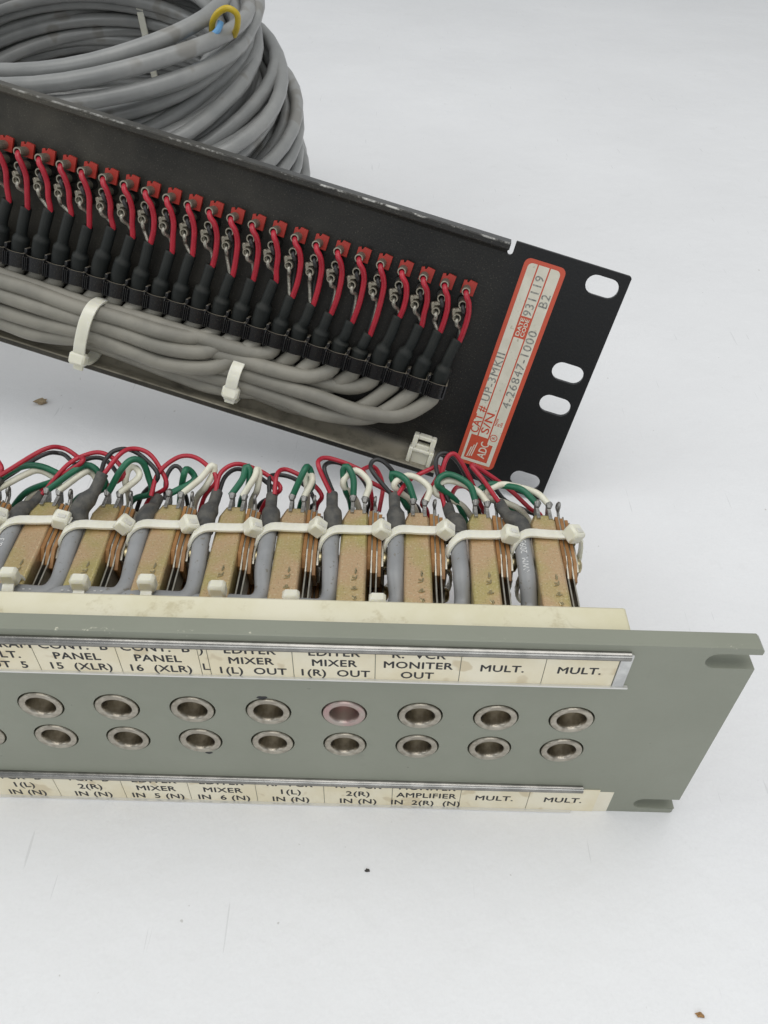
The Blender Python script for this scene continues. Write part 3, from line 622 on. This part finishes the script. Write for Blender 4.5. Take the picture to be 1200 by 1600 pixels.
# per jack: wires, sleeve, cable
LANES = [(-27.5, 9.2), (-33.0, 8.6), (-35.2, 5.0), (-22.5, 5.0), (-28.0, 3.6), (-21.8, 9.6), (-36.4, 7.0), (-31.0, 4.2), (-18.6, 9.6), (-30.4, 13.8), (-24.6, 14.2), (-19.4, 13.8), (-33.2, 6.0), (-26.0, 7.0), (-21.0, 6.0), (-35.4, 12.0)]
VS = [7.9, 8.9, 8.9, 9.6, 0.4, 2.8, 3.4, 4.6, 5.0, 8.6, 6.6, 6.0, 7.0, 8.6, 7.4, 8.2, 8.4, 9.4, 7.2, 9.6, 8.8, 7.0, 7.6, 8, 8.4, 7.5, 8, 8]
CR = 2.8
for k in range(NK):
    u = UK[k]; rk = random.Random(200 + k); vs_ = VS[k]; lean = 3.0 + rk.uniform(-.5, .6) - (9 - vs_) * .12
    top = Vector((u + lean, vs_, 6.2)); bul = 1.7 + rk.uniform(-.3, .5) + .7
    b = MB(); b.tube(smoothpath([(u, 25.0, 5.4), (u + .1, 24.7, 8.6), (u + .8, 23.5, 10.2), (u + bul * .95, 21.4, 9.8), (u + bul + .9, 17.4, 8.4), (u + bul + 1.1, (17 + vs_) / 2, 7.6), (top.x + .75, vs_, 6.8), (top.x + .3, vs_ - 3, 6.2)], .6), .98, 9); bb(b, 'wire', 'red', 60)
    b = MB(); b.tube(smoothpath([(u + .3, 20.4, 6.5), (u + .6, 19.6, 8.9), (u + 1.3, 18.2, 8.6), (u + 1.6, 16.6, 6.6), (u + 1.7, 12.5, 5.4), (top.x - .1, vs_ + .3, 5.2), (top.x - .3, vs_ - 3, 5.6)], .6), .8, 8); bb(b, 'wire', 'black', 60)
    b = MB(); sd = rk.choice((-1, 1, 1)); b.tube(smoothpath([(u - .2, 15.2, 6.4), (u + .1, 14.4, 8.6), (u + .4, 13, 8.2), (u + 1.0 + sd, 11.6, 6.2), (top.x + .6 * sd, vs_ + .2, 6.2), (top.x, vs_ - 3, 6)], .6), .7, 7); bb(b, 'bare_wire', 'bare', 60)
    ce = Vector((u + .25, -12.5, 5.0))
    sp = smoothpath([tuple(top), tuple(top.lerp(ce, .35) + Vector((rk.uniform(-.4, .2), 0, .7))), (u + .75 + rk.uniform(-.2, .3), -5.2, 5.8), (u + .25, -11.2, 5.2)], .55)
    n = len(sp); br = .46 + rk.uniform(-.06, .08)
    rad = [1.95 if i < n * br else min(3.0, 1.95 + 1.05 * (i - n * br) / (n * .07)) for i in range(n)]; rad[0] = 1.75
    b = MB(); b.tube(sp, rad, 14); bb(b, 'heat_shrink_sleeve', 'shrink_black', 60)
    lv, lw = LANES[k % len(LANES)]
    if k >= len(LANES): lw = min(lw, 6.5) + rk.uniform(-1, 1)
    bend = 7 + max(0, (-16 - lv)) * .5; P = [(u + .25, -10, 5.0), (u + .1, -14.6, 5.2), (u - 1.2, -17.6, 5.2 + (lw - 5) * .25), (u - bend * .75, lv * .7 - 17.6 * .3 - .6, 5 + (lw - 5) * .65), (u - bend * 1.9, lv - .2, lw)]
    x = u - bend * 1.9 - 16
    while x > -300:
        pinch = .80 + .2 * min(1, abs(x + 180) / 26, abs(x + 123) / 26)
        P.append((x, -27.5 + (lv + 27.5) * pinch + rk.uniform(-.5, .5), 7 + (lw - 7) * pinch + rk.uniform(-.3, .3))); x -= 17
    P.append((-312, lv, lw))
    b = MB(); b.tube(smoothpath(P, 2.0), CR, 12); bb(b, 'cable', 'cable_warm', 60)
# two ties round the bundle
for (u, v0, v1, w1, hv, tw) in ((-179.6, -40.2, -17.0, 19.4, -37.4, .10), (-123.2, -38.0, -22.6, 15.6, -33.6, .04)):
    P = oval((v0 + v1) / 2, (w1 - .5) / 2 + .6, (v1 - v0) / 2, (w1 - 1) / 2, 60, 2.6)
    b = MB(); b.band([(u + (p - v0) * tw, p, q) for p, q in P], (1, 0, 0), 4.3, .8, .16); tie = bb(b, 'cable_tie', 'nylon', 40)
    h = MB(); mxh = Matrix.Translation((u + .2, hv, w1 - 1.2)) @ Matrix.Rotation(-.25, 4, 'X'); h.box((0, 0, 0), (6.0, 4.6, 4.6), mxh, .8); h.box((0, -3.0, -1.4), (3.6, 2.4, 1.2), mxh, .2); bb(h, 'tie_head', 'nylon', 40, parent=tie)
# white tie mount on the lower flange
b = MB(); mxm = Matrix.Translation((-49.8, -36.6, 2.6))
for c_, s_ in (((-3.4, 3.1, 2.2), (1.9, 5.4, 3.6)), ((3.4, 3.1, 2.2), (1.9, 5.4, 3.6)), ((0, 5.1, 2.2), (5.0, 1.5, 3.6)), ((0, 1.4, 2.2), (5.0, 2.0, 3.6)),
              ((-4.0, -2.6, 2.2), (1.6, 6.6, 5.4)), ((4.0, -2.6, 2.2), (1.6, 6.6, 5.4)), ((0, .1, 2.6), (6.5, 1.2, 4.6)), ((0, -3.0, 2.1), (6.5, 5.0, 3.6))):
    b.box(c_, s_, mxm, .3)
bb(b, 'tie_mount', 'nylon', 40)
# rating label: red border, ivory columns, typed and printed lettering (reads up the panel)
def rrect(u0, u1, v0, v1, r): return arc(u1 - r, v0 + r, r, -90, 0, 5) + arc(u1 - r, v1 - r, r, 0, 90, 5) + arc(u0 + r, v1 - r, r, 90, 180, 5) + arc(u0 + r, v0 + r, r, 180, 270, 5)
b = MB(); b.prism(rrect(-36.1, -21.5, -38.4, 40.2, 2.2), 0, .16, 2); LB = bb(b, 'rating_label', 'lab_red', 0)
b = MB()
cols_ = ((-34.6, -31.5), (-31.0, -27.3), (-26.8, -23.1))
for i, (u0, u1) in enumerate(cols_):
    if i == 0: pl = [(u0, -26.2), (u1, -26.2), (u1, 38.8)] + arc(u0 + 1.6, 37.2, 1.6, 90, 180, 5)
    elif i == 1:
        b.prism([(u0, 21.0), (u1, 21.0), (u1, 38.8), (u0, 38.8)], .16, .2, 2)
        pl = [(u0, -26.2), (u1, -26.2), (u1, 13.2), (u0, 13.2)]
    else: pl = [(u0, -28.5), (u1, -28.5)] + arc(u1 - 1.6, 37.2, 1.6, 0, 90, 5) + [(u0, 38.8)]
    b.prism(pl, .16, .2, 2)
# ivory frame round the logo square
b.prism([(-34.6, -37.1), (-23.1, -37.1), (-23.1, -36.0), (-34.6, -36.0)], .16, .2, 2); b.prism([(-34.6, -36.0), (-33.7, -36.0), (-33.7, -26.2), (-34.6, -26.2)], .16, .2, 2)
b.prism([(-24.6, -36.0), (-23.1, -36.0), (-23.1, -28.5), (-24.6, -28.5)], .16, .2, 2)
bb(b, 'label_field', 'lab_white', 0, parent=LB)
UP = lambda u, v, w: Matrix.Translation((u, v, w)) @ Matrix.Rotation(math.pi / 2, 4, 'Z')
tx = MB()
for s_, u, v0, v1 in (('UP-3MKII', -33.0, -12.4, 6.3), ('931119', -29.1, 21.4, 35.4), ('4-26847-1000', -24.9, -12.8, 17.0), ('B2', -24.9, 25.6, 30.2)):
    text(tx, s_, 4.3, UP(u, v0, .215), 1, .05, 'LEFT', 1.15, v1 - v0)
bb(tx, 'typed_lettering', 'typed', 0, parent=LB)
tx = MB()
for s_, u, v0, v1 in (('CAT #', -33.0, -25.3, -14.6), ('S/N', -29.1, -24.6, -16.4)): text(tx, s_, 4.3, UP(u, v0, .215), 1, .07, 'LEFT', 1.05, v1 - v0)
for s_, u in (('MADE', -26.2), ('IN', -25.2), ('USA', -24.2)): text(tx, s_, 1.1, UP(u, -20.5, .215), 1, .02, 'LEFT')
text(tx, 'R', 1.7, UP(-25.3, -25.4, .215), 1, .03)
tx.tube([(math.cos(a) * 1.3 - 25.3, math.sin(a) * 1.3 - 25.4, .2) for a in [2 * math.pi * i / 20 for i in range(20)]], .16, 5, closed=True)
bb(tx, 'printed_lettering', 'lab_red', 0, parent=LB)
tx = MB()
for i in range(3): tx.prism([(-32.9 + i * .8, -35.4 + i * .3), (-32.5 + i * .8, -35.4 + i * .3), (-31.9 + i * .8, -31.2 + i * 1.1), (-32.3 + i * .8, -31.2 + i * 1.1)], .17, .2, 2)
text(tx, 'ADC', 4.4, UP(-27.4, -34.6, .19), 1, .05, 'LEFT', 1.0, 6.6)
bb(tx, 'logo_lettering', 'lab_white', 0, parent=LB)
tx = MB()
for s_, u in (('DATE', -30.05), ('CODE', -28.3)): text(tx, s_, 1.9, UP(u, 13.9, .19), 1, .06, 'LEFT', 1, 6.4)
bb(tx, 'date_code_lettering', 'lab_white', 0, parent=LB)

# ------------------------------------------------------------------ coil of heavy grey cable behind the rack panel
CC = Vector((-282, 400, 100)); CTILT = 13
CM = Matrix.Translation(CC * S) @ Matrix.Rotation(math.radians(CTILT), 4, 'X')
CO = empty('cable_coil', 'thick coil of grey cable tied together behind the black rack panel', 'cable coil', CM)
rc = random.Random(11); CRAD = 4.05
def loop(r, h, ph, tl, ex, ey, wob):
    P = []
    for i in range(48):
        a = 2 * math.pi * i / 48
        rr = r * (1 + .035 * math.sin(2 * a + ph)) + wob * math.sin(3 * a + ph * 2) + wob * .6 * math.sin(5 * a - ph)
        P.append((rr * math.cos(a) + ex, rr * math.sin(a) + ey, h + tl * math.sin(a - ph) + wob * .9 * math.sin(2 * a + ph * 3)))
    return P
spec = []
for layer, r in enumerate((96, 103, 109, 116, 124)):
    h = -77 + layer * 3
    while h < 36 - layer * 5:
        spec.append((r, h)); h += (8.1, 8.3, 8.3, 9.2, 10.5)[layer]
for r, h in spec:
    b = MB(); b.tube(loop(r + rc.uniform(-1.5, 1.5) - (h + 77) * .10, h + rc.uniform(-1, 1), rc.uniform(0, 6.3), rc.uniform(0, 8 if r > 95 else 3), rc.uniform(-2, 3) + max(0, -h) * .05, rc.uniform(-2, 2), rc.uniform(.6, 2.6 if r > 108 else 1.2)), CRAD, 12, closed=True)
    b.build('cable_loop', 'coil', CO, 80)
for r, h, ph, tl in ((106, 40, 2.4, 8), (113, 42, 3.4, 11), (101, 45, 4.0, 12), (116, 35, 2.9, 13), (110, 43, .6, 13)):    # loose top turns that cross the others
    b = MB(); b.tube(loop(r - 12, h, ph, tl, rc.uniform(-5, 5), rc.uniform(-5, 5), 2.2), CRAD, 12, closed=True); b.build('cable_loop', 'coil', CO, 80)
for a_ in (78, 250):
    ca, sa = math.cos(math.radians(a_)), math.sin(math.radians(a_)); P = oval(105, -12, 22, 72, 70, 4)
    b = MB(); b.band([(p * ca, p * sa, q) for p, q in P], (-sa, ca, 0), 4.6, 1.0, 0); b.build('cable_tie', 'nylon', CO, 40)
IC = CM.inverted()
for m_, P in (('yellow', [(-193.7, 352.0, 141.3), (-191.6, 348.0, 146.9), (-187.8, 346.0, 151.1), (-182.8, 345.0, 153.1), (-178.7, 346.0, 150.4), (-179.5, 349.0, 144.6), (-182.9, 356.0, 138.6)]),
              ('blue', [(-187.7, 348.0, 146.4), (-189.1, 346.0, 143.3), (-193.0, 345.0, 140.0), (-198.7, 345.0, 136.9), (-204.2, 347.0, 133.9), (-209.8, 352.0, 130.1)])):
    b = MB(); b.tube(smoothpath([tuple((IC @ (Vector(p) * S)) / S) for p in P], 1.2), 1.6, 10); b.build('core_wire', m_, CO, 60)

# ------------------------------------------------------------------ crumbs on the paper
for (x, y, r, m, lab) in ((-276.1, 213.6, 2.2, 'crumb', 'tan crumb lying on the paper below the tied cable bundle'), (-98.8, -21.2, .5, 'crumb_dark', 'tiny dark crumb on the white paper in front of the grey panel'),
                          (-6.5, -57.8, .7, 'crumb_brown', 'tiny brown crumb on the white paper away from both panels')):
    bm = bmesh.new(); bmesh.ops.create_icosphere(bm, subdivisions=2, radius=r * S)
    for v in bm.verts:
        v.co *= 1 + .9 * noise.noise(v.co * 1400 / r + Vector((x, y, 0))); v.co.z *= .6; v.co.x *= 1.5
    z0 = min(v.co.z for v in bm.verts)
    for v in bm.verts: v.co.z -= z0
    me = bpy.data.meshes.new('crumb'); bm.to_mesh(me); bm.free(); me.materials.append(M[m])
    o = bpy.data.objects.new('crumb', me); col.objects.link(o); o.location = (x * S, y * S, -.0001); o['label'] = lab; o['category'] = 'crumb'
